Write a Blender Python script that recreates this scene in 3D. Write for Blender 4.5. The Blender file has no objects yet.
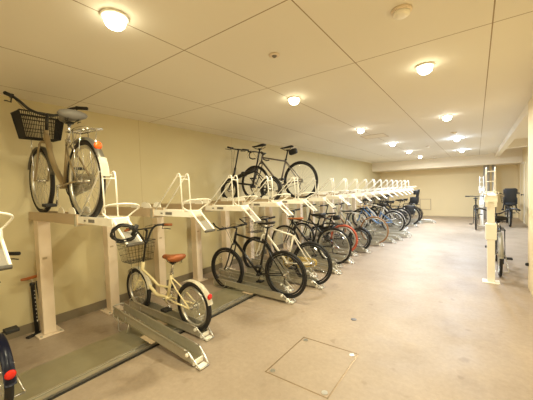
import bpy, bmesh, math, random
from mathutils import Vector, Matrix
random.seed(4)
PI = math.pi
C = bpy.context.scene.collection
SC = bpy.context.scene

# ------------------------------------------------------------------ camera
cd = bpy.data.cameras.new('camera'); cam = bpy.data.objects.new('camera', cd); C.objects.link(cam)
Fv = Vector((-0.58908702, 0.80723149, -0.036794))
Rv = Vector((0.80805503, 0.588192, -0.03282119))
Uv = Vector((0.00485236, 0.04906612, 0.99878375))
cam.matrix_world = Matrix(((Rv.x, Uv.x, -Fv.x, 0), (Rv.y, Uv.y, -Fv.y, 0), (Rv.z, Uv.z, -Fv.z, 1.45), (0, 0, 0, 1)))
cd.sensor_width = 36; cd.lens = 286.945 / 533 * 36; cd.shift_x = -0.0016; cd.clip_start = 0.02
SC.camera = cam

# ------------------------------------------------------------------ world and exposure
w = bpy.data.worlds.new('World'); SC.world = w; w.use_nodes = True
w.node_tree.nodes['Background'].inputs[0].default_value = (1, 0.9, 0.75, 1)
w.node_tree.nodes['Background'].inputs[1].default_value = 0.05
SC.view_settings.view_transform = 'Standard'; SC.view_settings.look = 'None'
SC.view_settings.gamma = 1; SC.view_settings.use_curve_mapping = False
SC.view_settings.exposure = 0.16
SC.cycles.use_denoising = True
SC.cycles.max_bounces = 10; SC.cycles.diffuse_bounces = 6

WARM = (1.0, 0.92, 0.62); MID = (1.0, 0.96, 0.84); NEUT = (0.88, 0.95, 1.0); COOL = (0.62, 0.79, 1.0)
H = 2.49
LAMPS = [(-1.70, 0.88, WARM, 20), (-1.69, 2.9, WARM, 25), (-1.69, 5.26, MID, 32), (-1.67, 7.6, NEUT, 42), (-1.67, 9.76, NEUT, 44), (-1.67, 11.9, MID, 80),
         (-0.36, 2.9, WARM, 23), (-0.36, 5.25, MID, 24), (-0.36, 7.96, COOL, 36), (-0.36, 10.9, COOL, 70),
         (-0.36, 0.6, WARM, 22), (-1.70, -1.1, WARM, 14), (-0.36, -1.1, WARM, 18)]
for i, (x, y, c, p) in enumerate(LAMPS):
    ld = bpy.data.lights.new('downlight_glow', 'AREA'); ld.shape = 'DISK'; ld.size = 0.10; ld.color = c; ld.energy = p * 1.0
    lo = bpy.data.objects.new('downlight_glow', ld); lo.location = (x, y, H - 0.084); C.objects.link(lo)

# ------------------------------------------------------------------ materials
def srgb(c):
    return tuple(((v / 12.92) if v <= 0.04045 else ((v + 0.055) / 1.055) ** 2.4) for v in [q / 255 for q in c]) + (1,)
MC = {}
def mat(name, col, rough=0.5, metal=0.0, noise=0.0, scale=8.0, bump=0.0, emit=None, spec=None):
    if name in MC: return MC[name]
    m = bpy.data.materials.new(name); m.use_nodes = True; nt = m.node_tree; b = nt.nodes['Principled BSDF']
    b.inputs['Base Color'].default_value = srgb(col); b.inputs['Roughness'].default_value = rough; b.inputs['Metallic'].default_value = metal
    if spec is not None: b.inputs['Specular IOR Level'].default_value = spec
    tc = nt.nodes.new('ShaderNodeTexCoord'); n = nt.nodes.new('ShaderNodeTexNoise'); n.inputs['Scale'].default_value = scale; n.inputs['Detail'].default_value = 4
    nt.links.new(tc.outputs['Object'], n.inputs['Vector'])
    r = nt.nodes.new('ShaderNodeMix'); r.data_type = 'RGBA'
    a = srgb(col); k = max(noise, 0.03)
    r.inputs['A'].default_value = tuple(v * (1 - k) for v in a[:3]) + (1,); r.inputs['B'].default_value = tuple(min(1, v * (1 + k)) for v in a[:3]) + (1,)
    nt.links.new(n.outputs['Fac'], r.inputs['Factor']); nt.links.new(r.outputs['Result'], b.inputs['Base Color'])
    if bump:
        bp = nt.nodes.new('ShaderNodeBump'); bp.inputs['Strength'].default_value = bump; bp.inputs['Distance'].default_value = 0.01
        nt.links.new(n.outputs['Fac'], bp.inputs['Height']); nt.links.new(bp.outputs['Normal'], b.inputs['Normal'])
    if emit:
        b.inputs['Emission Color'].default_value = emit[0] + (1,); b.inputs['Emission Strength'].default_value = emit[1]
    MC[name] = m; return m

def line_mask(nt, coord_out, axis, positions, halfw):
    """1 on thin joints at the given positions along an axis"""
    sep = nt.nodes.new('ShaderNodeSeparateXYZ'); nt.links.new(coord_out, sep.inputs[0])
    last = None
    for p in positions:
        s = nt.nodes.new('ShaderNodeMath'); s.operation = 'COMPARE'; s.inputs[1].default_value = p; s.inputs[2].default_value = halfw
        nt.links.new(sep.outputs[axis], s.inputs[0])
        if last is None: last = s.outputs[0]
        else:
            m = nt.nodes.new('ShaderNodeMath'); m.operation = 'MAXIMUM'; nt.links.new(last, m.inputs[0]); nt.links.new(s.outputs[0], m.inputs[1]); last = m.outputs[0]
    return last
def panel_mat(name, col, jcol, lines, rough=0.6, noise=0.03):
    m = mat(name, col, rough, noise=noise, scale=1.3); nt = m.node_tree; b = nt.nodes['Principled BSDF']
    src = b.inputs['Base Color'].links[0].from_socket
    tc = nt.nodes.new('ShaderNodeNewGeometry')
    out = None
    for ax, ps, hw in lines:
        o = line_mask(nt, tc.outputs['Position'], ax, ps, hw)
        if out is None: out = o
        else:
            q = nt.nodes.new('ShaderNodeMath'); q.operation = 'MAXIMUM'; nt.links.new(out, q.inputs[0]); nt.links.new(o, q.inputs[1]); out = q.outputs[0]
    mx = nt.nodes.new('ShaderNodeMix'); mx.data_type = 'RGBA'; mx.inputs['B'].default_value = srgb(jcol)
    nt.links.new(out, mx.inputs['Factor']); nt.links.new(src, mx.inputs['A']); nt.links.new(mx.outputs['Result'], b.inputs['Base Color'])
    return m
M_ceil = panel_mat('ceiling_board', (236, 231, 220), (160, 142, 115), [(0, [0.091 - 0.91 * k for k in range(5)], 0.004), (1, [0.35, 1.396, 2.439], 0.004)], 0.75)
M_wallL = panel_mat('wall_panel', (208, 197, 160), (192, 177, 138), [(1, [0.35 + 1.92 * k for k in range(8)], 0.004)], 0.6, 0.05)
M_wall = mat('wall_paint', (232, 216, 178), 0.7, noise=0.03, scale=1)
M_wallF = mat('far_wall_paint', (238, 222, 182), 0.7, noise=0.03, scale=1)
M_beam = mat('beam_paint', (236, 226, 206), 0.6, noise=0.02, scale=1)
M_base = mat('baseboard_vinyl', (128, 118, 100), 0.5)

# floor: beige painted concrete, mottled and stained
M_floor = bpy.data.materials.new('floor_concrete'); M_floor.use_nodes = True
nt = M_floor.node_tree; b = nt.nodes['Principled BSDF']; L = nt.links
geo = nt.nodes.new('ShaderNodeNewGeometry')
def noise(sc, det=5, rough=0.55):
    n = nt.nodes.new('ShaderNodeTexNoise'); n.inputs['Scale'].default_value = sc; n.inputs['Detail'].default_value = det; n.inputs['Roughness'].default_value = rough
    L.new(geo.outputs['Position'], n.inputs['Vector']); return n
def ramp(src, p0, p1, c0, c1):
    r = nt.nodes.new('ShaderNodeValToRGB'); r.color_ramp.elements[0].position = p0; r.color_ramp.elements[1].position = p1
    r.color_ramp.elements[0].color = c0; r.color_ramp.elements[1].color = c1; L.new(src, r.inputs[0]); return r
def mix(fac, a, bcol, mode='MIX'):
    m = nt.nodes.new('ShaderNodeMix'); m.data_type = 'RGBA'; m.blend_type = mode
    if isinstance(fac, float): m.inputs['Factor'].default_value = fac
    else: L.new(fac, m.inputs['Factor'])
    L.new(a, m.inputs['A']); L.new(bcol, m.inputs['B']); return m.outputs['Result']
base = ramp(noise(0.9).outputs['Fac'], 0.3, 0.7, srgb((156, 140, 123)), srgb((178, 161, 143)))
fine = ramp(noise(26, 6, 0.7).outputs['Fac'], 0.35, 0.65, (0.86, 0.86, 0.86, 1), (1, 1, 1, 1))
spots = ramp(noise(7, 2, 0.4).outputs['Fac'], 0.24, 0.31, (0.80, 0.78, 0.75, 1), (1, 1, 1, 1))
blot = ramp(noise(1.7, 6, 0.65).outputs['Fac'], 0.30, 0.48, (0.86, 0.84, 0.82, 1), (1, 1, 1, 1))
o = mix(1.0, base.outputs[0], fine.outputs[0], 'MULTIPLY'); o = mix(1.0, o, spots.outputs[0], 'MULTIPLY'); o = mix(1.0, o, blot.outputs[0], 'MULTIPLY')
sx = nt.nodes.new('ShaderNodeSeparateXYZ'); L.new(geo.outputs['Position'], sx.inputs[0])
zm = nt.nodes.new('ShaderNodeMath'); zm.operation = 'LESS_THAN'; zm.inputs[1].default_value = -2.47; L.new(sx.outputs[0], zm.inputs[0])
zc = nt.nodes.new('ShaderNodeRGB'); zc.outputs[0].default_value = (0.94, 0.94, 0.94, 1)      # slightly darker floor tone in the rack zone behind the track
zf = nt.nodes.new('ShaderNodeMix'); zf.data_type = 'RGBA'; zf.blend_type = 'MULTIPLY'; L.new(zm.outputs[0], zf.inputs['Factor']); L.new(o, zf.inputs['A']); L.new(zc.outputs[0], zf.inputs['B'])
L.new(zf.outputs['Result'], b.inputs['Base Color'])
rr = nt.nodes.new('ShaderNodeMapRange'); rr.inputs['To Min'].default_value = 0.34; rr.inputs['To Max'].default_value = 0.62
L.new(noise(3).outputs['Fac'], rr.inputs['Value']); L.new(rr.outputs[0], b.inputs['Roughness'])
bp = nt.nodes.new('ShaderNodeBump'); bp.inputs['Strength'].default_value = 0.08; bp.inputs['Distance'].default_value = 0.004
L.new(noise(40, 3).outputs['Fac'], bp.inputs['Height']); L.new(bp.outputs['Normal'], b.inputs['Normal'])

M_white = mat('white_powder_coat', (250, 247, 238), 0.35)
M_ivory = mat('ivory_steel', (230, 214, 194), 0.42, noise=0.05)
M_taupe = mat('taupe_steel', (190, 170, 142), 0.45, noise=0.05)
M_galv = mat('galvanised_steel', (184, 180, 166), 0.38, 0.45, noise=0.12, scale=20)
M_galvp = mat('galvanised_plate', (158, 152, 128), 0.36, 0.45, noise=0.12, scale=12)
M_alu = mat('bright_aluminium', (206, 204, 196), 0.28, 0.85)
M_chrome = mat('chrome', (210, 210, 208), 0.16, 1.0)
M_tyre = mat('black_rubber', (34, 32, 31), 0.75)
M_tan = mat('tan_rubber', (150, 112, 74), 0.7)
M_red_t = mat('red_rubber', (176, 84, 58), 0.65)
M_wheelw = mat('cream_rim', (226, 214, 184), 0.35)
M_black = mat('black_paint', (26, 25, 26), 0.3)
M_blackm = mat('black_plastic', (30, 29, 29), 0.6)
M_grey = mat('grey_plastic', (120, 117, 112), 0.55)
M_brown = mat('brown_leather', (160, 92, 48), 0.5)
M_navy = mat('navy_paint', (30, 34, 60), 0.3)
M_cream = mat('cream_paint', (236, 222, 176), 0.3)
M_silver = mat('champagne_paint', (158, 142, 112), 0.3, 0.35)
M_steelp = mat('pale_grey_paint', (196, 192, 180), 0.3, 0.2)
M_graphite = mat('graphite_paint', (120, 112, 108), 0.3, 0.3)
M_whitep = mat('white_paint', (236, 230, 216), 0.3)
M_blue = mat('light_blue_paint', (96, 140, 190), 0.3)
M_redref = mat('red_reflector', (214, 40, 26), 0.2)
M_orange = mat('orange_reflector', (238, 92, 30), 0.2)
M_gap = mat('dark_gap', (34, 30, 26), 0.9)
M_groove = mat('groove_filler', (118, 98, 76), 0.8)
M_lamp = {}
def lampmat(c, k):
    return mat('lamp_lens_%s' % k, (255, 250, 240), 0.4, emit=(tuple(c), {'w': 14.0, 'm': 18.0, 'n': 40.0, 'c': 130.0}[k]))

# ------------------------------------------------------------------ mesh helpers
def nb(): return bmesh.new()
def obj(name, bm, m, parent=None, smooth=False):
    me = bpy.data.meshes.new(name); bmesh.ops.recalc_face_normals(bm, faces=bm.faces); bm.to_mesh(me); bm.free()
    me.materials.append(m)
    if smooth:
        for p in me.polygons: p.use_smooth = True
    o = bpy.data.objects.new(name, me); C.objects.link(o)
    if parent: o.parent = parent
    return o
def box(bm, c, s, rot=None, bev=0.0):
    r = bmesh.ops.create_cube(bm, size=1.0)
    vs = r['verts']
    if bev:
        for v in vs: v.co = Vector((v.co.x * s[0], v.co.y * s[1], v.co.z * s[2]))
        es = list({e for v in vs for e in v.link_edges})
        nv = bmesh.ops.bevel(bm, geom=es, offset=bev, segments=2, affect='EDGES', profile=0.5)
        vs = list({v for f in nv['faces'] for v in f.verts} | {v for v in vs if v.is_valid})
        # bevel leaves connected island; gather all
        seen = set(vs); st = list(vs)
        while st:
            v = st.pop()
            for e in v.link_edges:
                q = e.other_vert(v)
                if q not in seen: seen.add(q); st.append(q)
        vs = list(seen); sc = (1, 1, 1)
    else: sc = s
    for v in vs:
        p = Vector((v.co.x * sc[0], v.co.y * sc[1], v.co.z * sc[2]))
        if rot is not None: p = rot @ p
        v.co = p + Vector(c)
def b2(bm, lo, hi, bev=0.0):
    box(bm, [(a + b) / 2 for a, b in zip(lo, hi)], [b - a for a, b in zip(lo, hi)], None, bev)
def tube(bm, pts, r, seg=8, closed=False, caps=True, radii=None):
    pts = [Vector(p) for p in pts]; n = len(pts)
    if radii is None: radii = [r] * n
    tan = []
    for i in range(n):
        if closed: t = pts[(i + 1) % n] - pts[i - 1]
        elif i == 0: t = pts[1] - pts[0]
        elif i == n - 1: t = pts[-1] - pts[-2]
        else: t = (pts[i + 1] - pts[i]).normalized() + (pts[i] - pts[i - 1]).normalized()
        tan.append(t.normalized())
    up = Vector((0, 0, 1)) if abs(tan[0].z) < 0.9 else Vector((1, 0, 0))
    u = tan[0].cross(up).normalized(); rings = []
    for i in range(n):
        u = (u - tan[i] * u.dot(tan[i]))
        if u.length < 1e-6: u = tan[i].orthogonal()
        u.normalize(); v = tan[i].cross(u)
        rings.append([bm.verts.new(pts[i] + (u * math.cos(a) + v * math.sin(a)) * radii[i]) for a in [2 * PI * k / seg for k in range(seg)]])
    for i in range(n if closed else n - 1):
        A, B = rings[i], rings[(i + 1) % n]
        for k in range(seg):
            try: bm.faces.new((A[k], A[(k + 1) % seg], B[(k + 1) % seg], B[k]))
            except ValueError: pass
    if caps and not closed:
        bm.faces.new(rings[0][::-1]); bm.faces.new(rings[-1])
def smooth_pts(pts, n=5):
    """Catmull-Rom through the points"""
    P = [Vector(p) for p in pts]; out = []
    for i in range(len(P) - 1):
        a = P[max(i - 1, 0)]; b_ = P[i]; c = P[i + 1]; d = P[min(i + 2, len(P) - 1)]
        for k in range(n):
            t = k / n
            out.append(0.5 * ((2 * b_) + (c - a) * t + (2 * a - 5 * b_ + 4 * c - d) * t * t + (3 * b_ - a - 3 * c + d) * t ** 3))
    out.append(P[-1]); return out
def ring_xz(c, r, n=36, y=0.0):
    return [(c[0] + r * math.cos(2 * PI * k / n), c[1] + y, c[2] + r * math.sin(2 * PI * k / n)) for k in range(n)]
def lathe(bm, prof, n=20, axis='z', c=(0, 0, 0)):
    rings = []
    for r, z in prof:
        ring = []
        for k in range(n):
            a = 2 * PI * k / n; p = (r * math.cos(a), r * math.sin(a), z)
            if axis == 'y': p = (p[0], p[2], p[1])
            ring.append(bm.verts.new((p[0] + c[0], p[1] + c[1], p[2] + c[2])))
        rings.append(ring)
    for A, B in zip(rings[:-1], rings[1:]):
        for k in range(n): bm.faces.new((A[k], A[(k + 1) % n], B[(k + 1) % n], B[k]))
    bm.faces.new(rings[0][::-1]); bm.faces.new(rings[-1])
def thing(name, label, cat, loc=(0, 0, 0), rotz=0, group=None):
    o = bpy.data.objects.new(name, None); C.objects.link(o); o.empty_display_size = 0.1
    o.location = loc; o.rotation_euler = (0, 0, rotz); o['label'] = label; o['category'] = cat
    if group: o['group'] = group
    return o
def tag(o, label, cat, group=None):
    o['label'] = label; o['category'] = cat
    if group: o['group'] = group
    return o
def struct(name, bm, m, parent=None):
    o = obj(name, bm, m, parent)
    if parent is None: o['kind'] = 'structure'
    return o
def dup(root, loc, rotz, label, group=None):
    r = root.copy(); C.objects.link(r); r.location = loc; r.rotation_euler = (0, 0, rotz); r['label'] = label
    if group: r['group'] = group
    for ch in list(root.children):
        c = ch.copy(); C.objects.link(c); c.parent = r
        for g in list(ch.children):
            d = g.copy(); C.objects.link(d); d.parent = c
    return r

# ------------------------------------------------------------------ room shell
XW, XP, YP, D, YB0, YB, ZB, XR = -3.88, 0.56, 5.18, 15.0, -2.6, 13.55, 2.11, 1.32
bm = nb(); b2(bm, (XW - 0.2, YB0 - 0.2, -0.2), (XR + 0.2, D + 0.2, 0)); struct('floor', bm, M_floor)
bm = nb(); b2(bm, (XW - 0.2, YB0 - 0.2, H), (XP + 0.12, D + 0.2, H + 0.2)); struct('ceiling', bm, M_ceil)
bm = nb(); b2(bm, (XP + 0.12, YP - 0.2, H + 0.12), (XR + 0.2, D + 0.2, H + 0.3)); struct('ceiling_side_bay', bm, M_beam)
bm = nb(); b2(bm, (XW - 0.2, YB0 - 0.2, 0), (XW, D + 0.2, H)); struct('wall_left', bm, M_wallL)
bm = nb(); b2(bm, (XW, D, 0), (XR, D + 0.2, H)); struct('wall_far', bm, M_wallF)
bm = nb(); b2(bm, (XW, YB0 - 0.2, 0), (XP, YB0, H)); struct('wall_back', bm, M_wall)
bm = nb(); b2(bm, (XP, YB0 - 0.2, 0), (XR + 0.2, YP, H + 0.12), 0.004); struct('wall_near_right', bm, M_wall)
bm = nb(); b2(bm, (XR, YP, 0), (XR + 0.2, D + 0.2, H + 0.12)); struct('wall_right', bm, M_wall)
bm = nb(); b2(bm, (XW, YB, ZB), (XR, D, H + 0.12)); struct('trim_1', bm, M_beam)            # dropped ceiling beam across the far end
bm = nb(); b2(bm, (XP, YP, 2.37), (XP + 0.12, YB, H + 0.12)); struct('trim_2', bm, M_beam)  # beam along the side bay
bm = nb(); b2(bm, (XP + 0.12, 10.5, 2.40), (XR, 10.8, H + 0.12)); struct('trim_3', bm, M_beam)
bm = nb(); b2(bm, (XW, YB0, 0), (XW + 0.012, D, 0.10)); struct('baseboard_left', bm, M_base)
bm = nb(); b2(bm, (XW, D - 0.012, 0), (XR, D, 0.08)); struct('baseboard_far', bm, M_wallF)
# door in the right wall of the side bay
bm = nb()
b2(bm, (XR - 0.02, 13.0, 0), (XR, 13.06, 2.05)); b2(bm, (XR - 0.02, 13.94, 0), (XR, 14.0, 2.05)); b2(bm, (XR - 0.02, 13.0, 2.05), (XR, 14.0, 2.11))
dr = struct('door_1', bm, M_beam)
bm = nb(); b2(bm, (XR - 0.012, 13.065, 0.01), (XR, 13.935, 2.045)); obj('door_leaf', bm, M_wall, dr)
bm = nb(); lathe(bm, [(0.03, 0), (0.03, 0.01), (0.012, 0.012), (0.012, 0.04), (0.03, 0.045), (0.03, 0.07), (0.01, 0.075)], 14)
k_ = obj('door_knob', bm, M_blackm, dr); k_.matrix_local = Matrix.Translation((XR - 0.012, 13.12, 0.98)) @ Matrix.Rotation(-PI / 2, 4, 'Y')
# small access hatch on the far wall
t = thing('wall_hatch', 'small square cream access hatch low on the far wall', 'hatch', (-1.91, D, 0.27))
bm = nb(); b2(bm, (-0.20, -0.014, 0.02), (0.20, -0.002, 0.48), 0.003); obj('hatch_door', bm, M_wallF, t)
bm = nb()
for lo, hi in [((-0.23, -0.018, 0), (-0.205, -0.001, 0.5)), ((0.205, -0.018, 0), (0.23, -0.001, 0.5)), ((-0.23, -0.018, 0), (0.23, -0.001, 0.018)), ((-0.23, -0.018, 0.482), (0.23, -0.001, 0.5))]: b2(bm, lo, hi)
obj('hatch_frame', bm, M_taupe, t)
# knob on the edge of the near wall
bm = nb(); lathe(bm, [(0.022, 0), (0.024, 0.01), (0.018, 0.03), (0.008, 0.034)], 12)
o = obj('door_stop', bm, M_blackm); o.location = (XP - 0.001, YP - 0.06, 0.33); o.rotation_euler = (0, -PI / 2, 0)
tag(o, 'small black round stop low on the corner of the near right wall', 'door stop')

# two round pipes at the far beam
for x, y, r, lb in [(0.32, 14.3, 0.10, 'thicker grey vertical pipe on the left, behind the right-hand rack post'), (0.56, 14.35, 0.065, 'thinner grey vertical pipe on the right, behind the right-hand rack post')]:
    bm = nb(); lathe(bm, [(r, 0), (r, 1.05), (r * 1.14, 1.06), (r * 1.14, 1.12), (r, 1.13), (r, ZB)], 20)
    o = obj('drain_pipe', bm, mat('pipe_grey', (186, 184, 180), 0.35), None, True); o.location = (x, y, 0); tag(o, lb, 'pipe')

# ------------------------------------------------------------------ ceiling fittings
lab = {0: 'round downlight nearest the upper left corner of the photo, warm and glaring', 1: 'second glowing downlight of the left-hand row, above the near racks', 2: 'third glowing downlight of the left-hand row',
       3: 'fourth glowing downlight of the left-hand row', 4: 'fifth glowing downlight of the left-hand row', 5: 'farthest small downlight of the left-hand row, just before the dropped beam',
       6: 'glaring downlight nearest to us in the right-hand row', 7: 'second glowing downlight of the right-hand row', 8: 'third downlight of the right-hand row, bluish white', 9: 'farthest downlight of the right-hand row, brightest bluish white', 10: 'round downlight directly above the viewer in the right-hand row', 11: 'round downlight behind the viewer in the left-hand row', 12: 'round downlight behind the viewer in the right-hand row'}
for i, (x, y, c, p) in enumerate(LAMPS):
    t = thing('downlight', lab.get(i, 'round ceiling downlight above and behind the viewer'), 'ceiling light', (x, y, H), 0, 'round ceiling downlights')
    bm = nb(); lathe(bm, [(0.050, -0.002), (0.072, -0.002), (0.078, -0.006), (0.072, -0.014), (0.056, -0.012)], 28); obj('trim_ring', bm, M_white, t, True)
    bm = nb(); lathe(bm, [(0.048, -0.008), (0.056, -0.02), (0.058, -0.036), (0.053, -0.052), (0.040, -0.066), (0.020, -0.075), (0.004, -0.078)], 24)
    obj('lamp_lens', bm, lampmat(c, 'w' if c == WARM else 'm' if c == MID else 'n' if c == NEUT else 'c'), t, True)
def detector(x, y, r, lb, name='smoke_detector', cat='smoke detector'):
    t = thing(name, lb, cat, (x, y, H))
    bm = nb(); lathe(bm, [(r, -0.001), (r, -0.012), (r * 0.93, -0.016)], 26); obj('mounting_base', bm, M_ivory, t, True)
    bm = nb(); lathe(bm, [(r * 0.80, -0.016), (r * 0.80, -0.030), (r * 0.55, -0.040), (r * 0.2, -0.043)], 26); obj('sensor_cap', bm, M_white, t, True)
detector(-0.355, 1.9, 0.058, 'round cream smoke detector on the ceiling near the top right, nearest to us')
detector(-0.37, 7.05, 0.055, 'small round detector on the ceiling just before the bluish lamps')
detector(-1.06, 8.97, 0.05, 'small round detector on the ceiling between the two lamp rows')
detector(-1.29, 12.6, 0.045, 'tiny dark detector on the ceiling next to the dropped beam')
t = thing('ceiling_socket', 'small round unlit ceiling fitting with a ring and dark centre', 'ceiling fitting', (-1.26, 1.88, H))
bm = nb(); lathe(bm, [(0.024, -0.002), (0.04, -0.001), (0.043, -0.006), (0.036, -0.012), (0.026, -0.010)], 24); obj('outer_ring', bm, M_ivory, t, True)
bm = nb(); lathe(bm, [(0.022, -0.001), (0.022, -0.008), (0.012, -0.02), (0.004, -0.022)], 20); obj('centre_plug', bm, M_grey, t, True)
t = thing('ceiling_hatch', 'faint square access panel outlined in the ceiling left of centre', 'hatch', (-1.72, 6.25, H))
bm = nb()
for lo, hi in [((-0.23, -0.23, -0.004), (0.23, -0.215, -0.0005)), ((-0.23, 0.215, -0.004), (0.23, 0.23, -0.0005)), ((-0.23, -0.215, -0.004), (-0.215, 0.215, -0.0005)), ((0.215, -0.215, -0.004), (0.23, 0.215, -0.0005))]: b2(bm, lo, hi)
obj('hatch_frame', bm, M_taupe, t)
bm = nb(); b2(bm, (-0.213, -0.213, -0.003), (0.213, 0.213, -0.0005)); obj('hatch_panel', bm, M_beam, t)

# ------------------------------------------------------------------ floor hatch
t = thing('floor_hatch', 'square metal-framed access hatch set flush in the floor in the foreground', 'floor hatch', (-1.10, 2.085, 0))
hw, hl = 0.27, 0.32
bm = nb()
for lo, hi in [((-hw, -hl, 0), (hw, -hl + 0.006, 0.002)), ((-hw, hl - 0.006, 0), (hw, hl, 0.002)), ((-hw, -hl, 0), (-hw + 0.006, hl, 0.002)), ((hw - 0.006, -hl, 0), (hw, hl, 0.002))]: b2(bm, lo, hi)
obj('hatch_frame', bm, mat('worn_steel_frame', (190, 168, 136), 0.25, 0.6), t)
bm = nb(); g = 0.007
for lo, hi in [((-hw + g, -hl + g, 0), (hw - g, -hl + g + 0.0025, 0.0016)), ((-hw + g, hl - g - 0.0025, 0), (hw - g, hl - g, 0.0016)), ((-hw + g, -hl + g, 0), (-hw + g + 0.0025, hl - g, 0.0016)), ((hw - g - 0.0025, -hl + g, 0), (hw - g, hl - g, 0.0016))]: b2(bm, lo, hi)
obj('hatch_gap', bm, mat('worn_gap', (110, 90, 70), 0.9), t)
for sx, sy in ((1, 1), (1, -1), (-1, 1), (-1, -1)):
    bm = nb(); lathe(bm, [(0.012, 0.0), (0.022, 0.0), (0.022, 0.003), (0.012, 0.003)], 18); q = obj('key_ring', bm, M_alu, t); q.location = (sx * (hw - 0.045), sy * (hl - 0.045), 0.0005)
bm = nb(); lathe(bm, [(0.03, 0.0), (0.03, 0.004), (0.022, 0.007)], 16)
o = obj('floor_stud', bm, mat('stud_grey', (120, 120, 128), 0.4, 0.3)); o.location = (-1.09, 3.02, 0); tag(o, 'small round grey stud on the floor behind the square hatch', 'floor stud')

# ------------------------------------------------------------------ floor tracks for the sliding racks
def track(y0, y1, lb):
    t = thing('rack_track', lb, 'rack track', (0, y0, 0), 0, 'floor tracks of the sliding racks'); Ln = y1 - y0
    bm = nb(); b2(bm, (-3.02, 0, 0), (-2.56, Ln, 0.014)); obj('track_plate', bm, M_galvp, t)
    bm = nb(); b2(bm, (-2.575, 0, 0.014), (-2.555, Ln, 0.022)); b2(bm, (-2.505, 0, 0), (-2.485, Ln, 0.022)); b2(bm, (-2.56, 0, 0), (-2.505, Ln, 0.010)); obj('guide_rail', bm, M_alu, t)
    bm = nb(); b2(bm, (-2.484, 0, 0), (-2.455, Ln, 0.003)); obj('dark_slot', bm, M_gap, t)
track(-0.8, 1.62, 'grey metal floor track running towards us, in the lower left foreground')
track(1.64, 4.2, 'grey metal floor track passing under the cream bicycle')
track(4.22, 12.6, 'long grey metal floor track under the distant lower racks')

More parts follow.
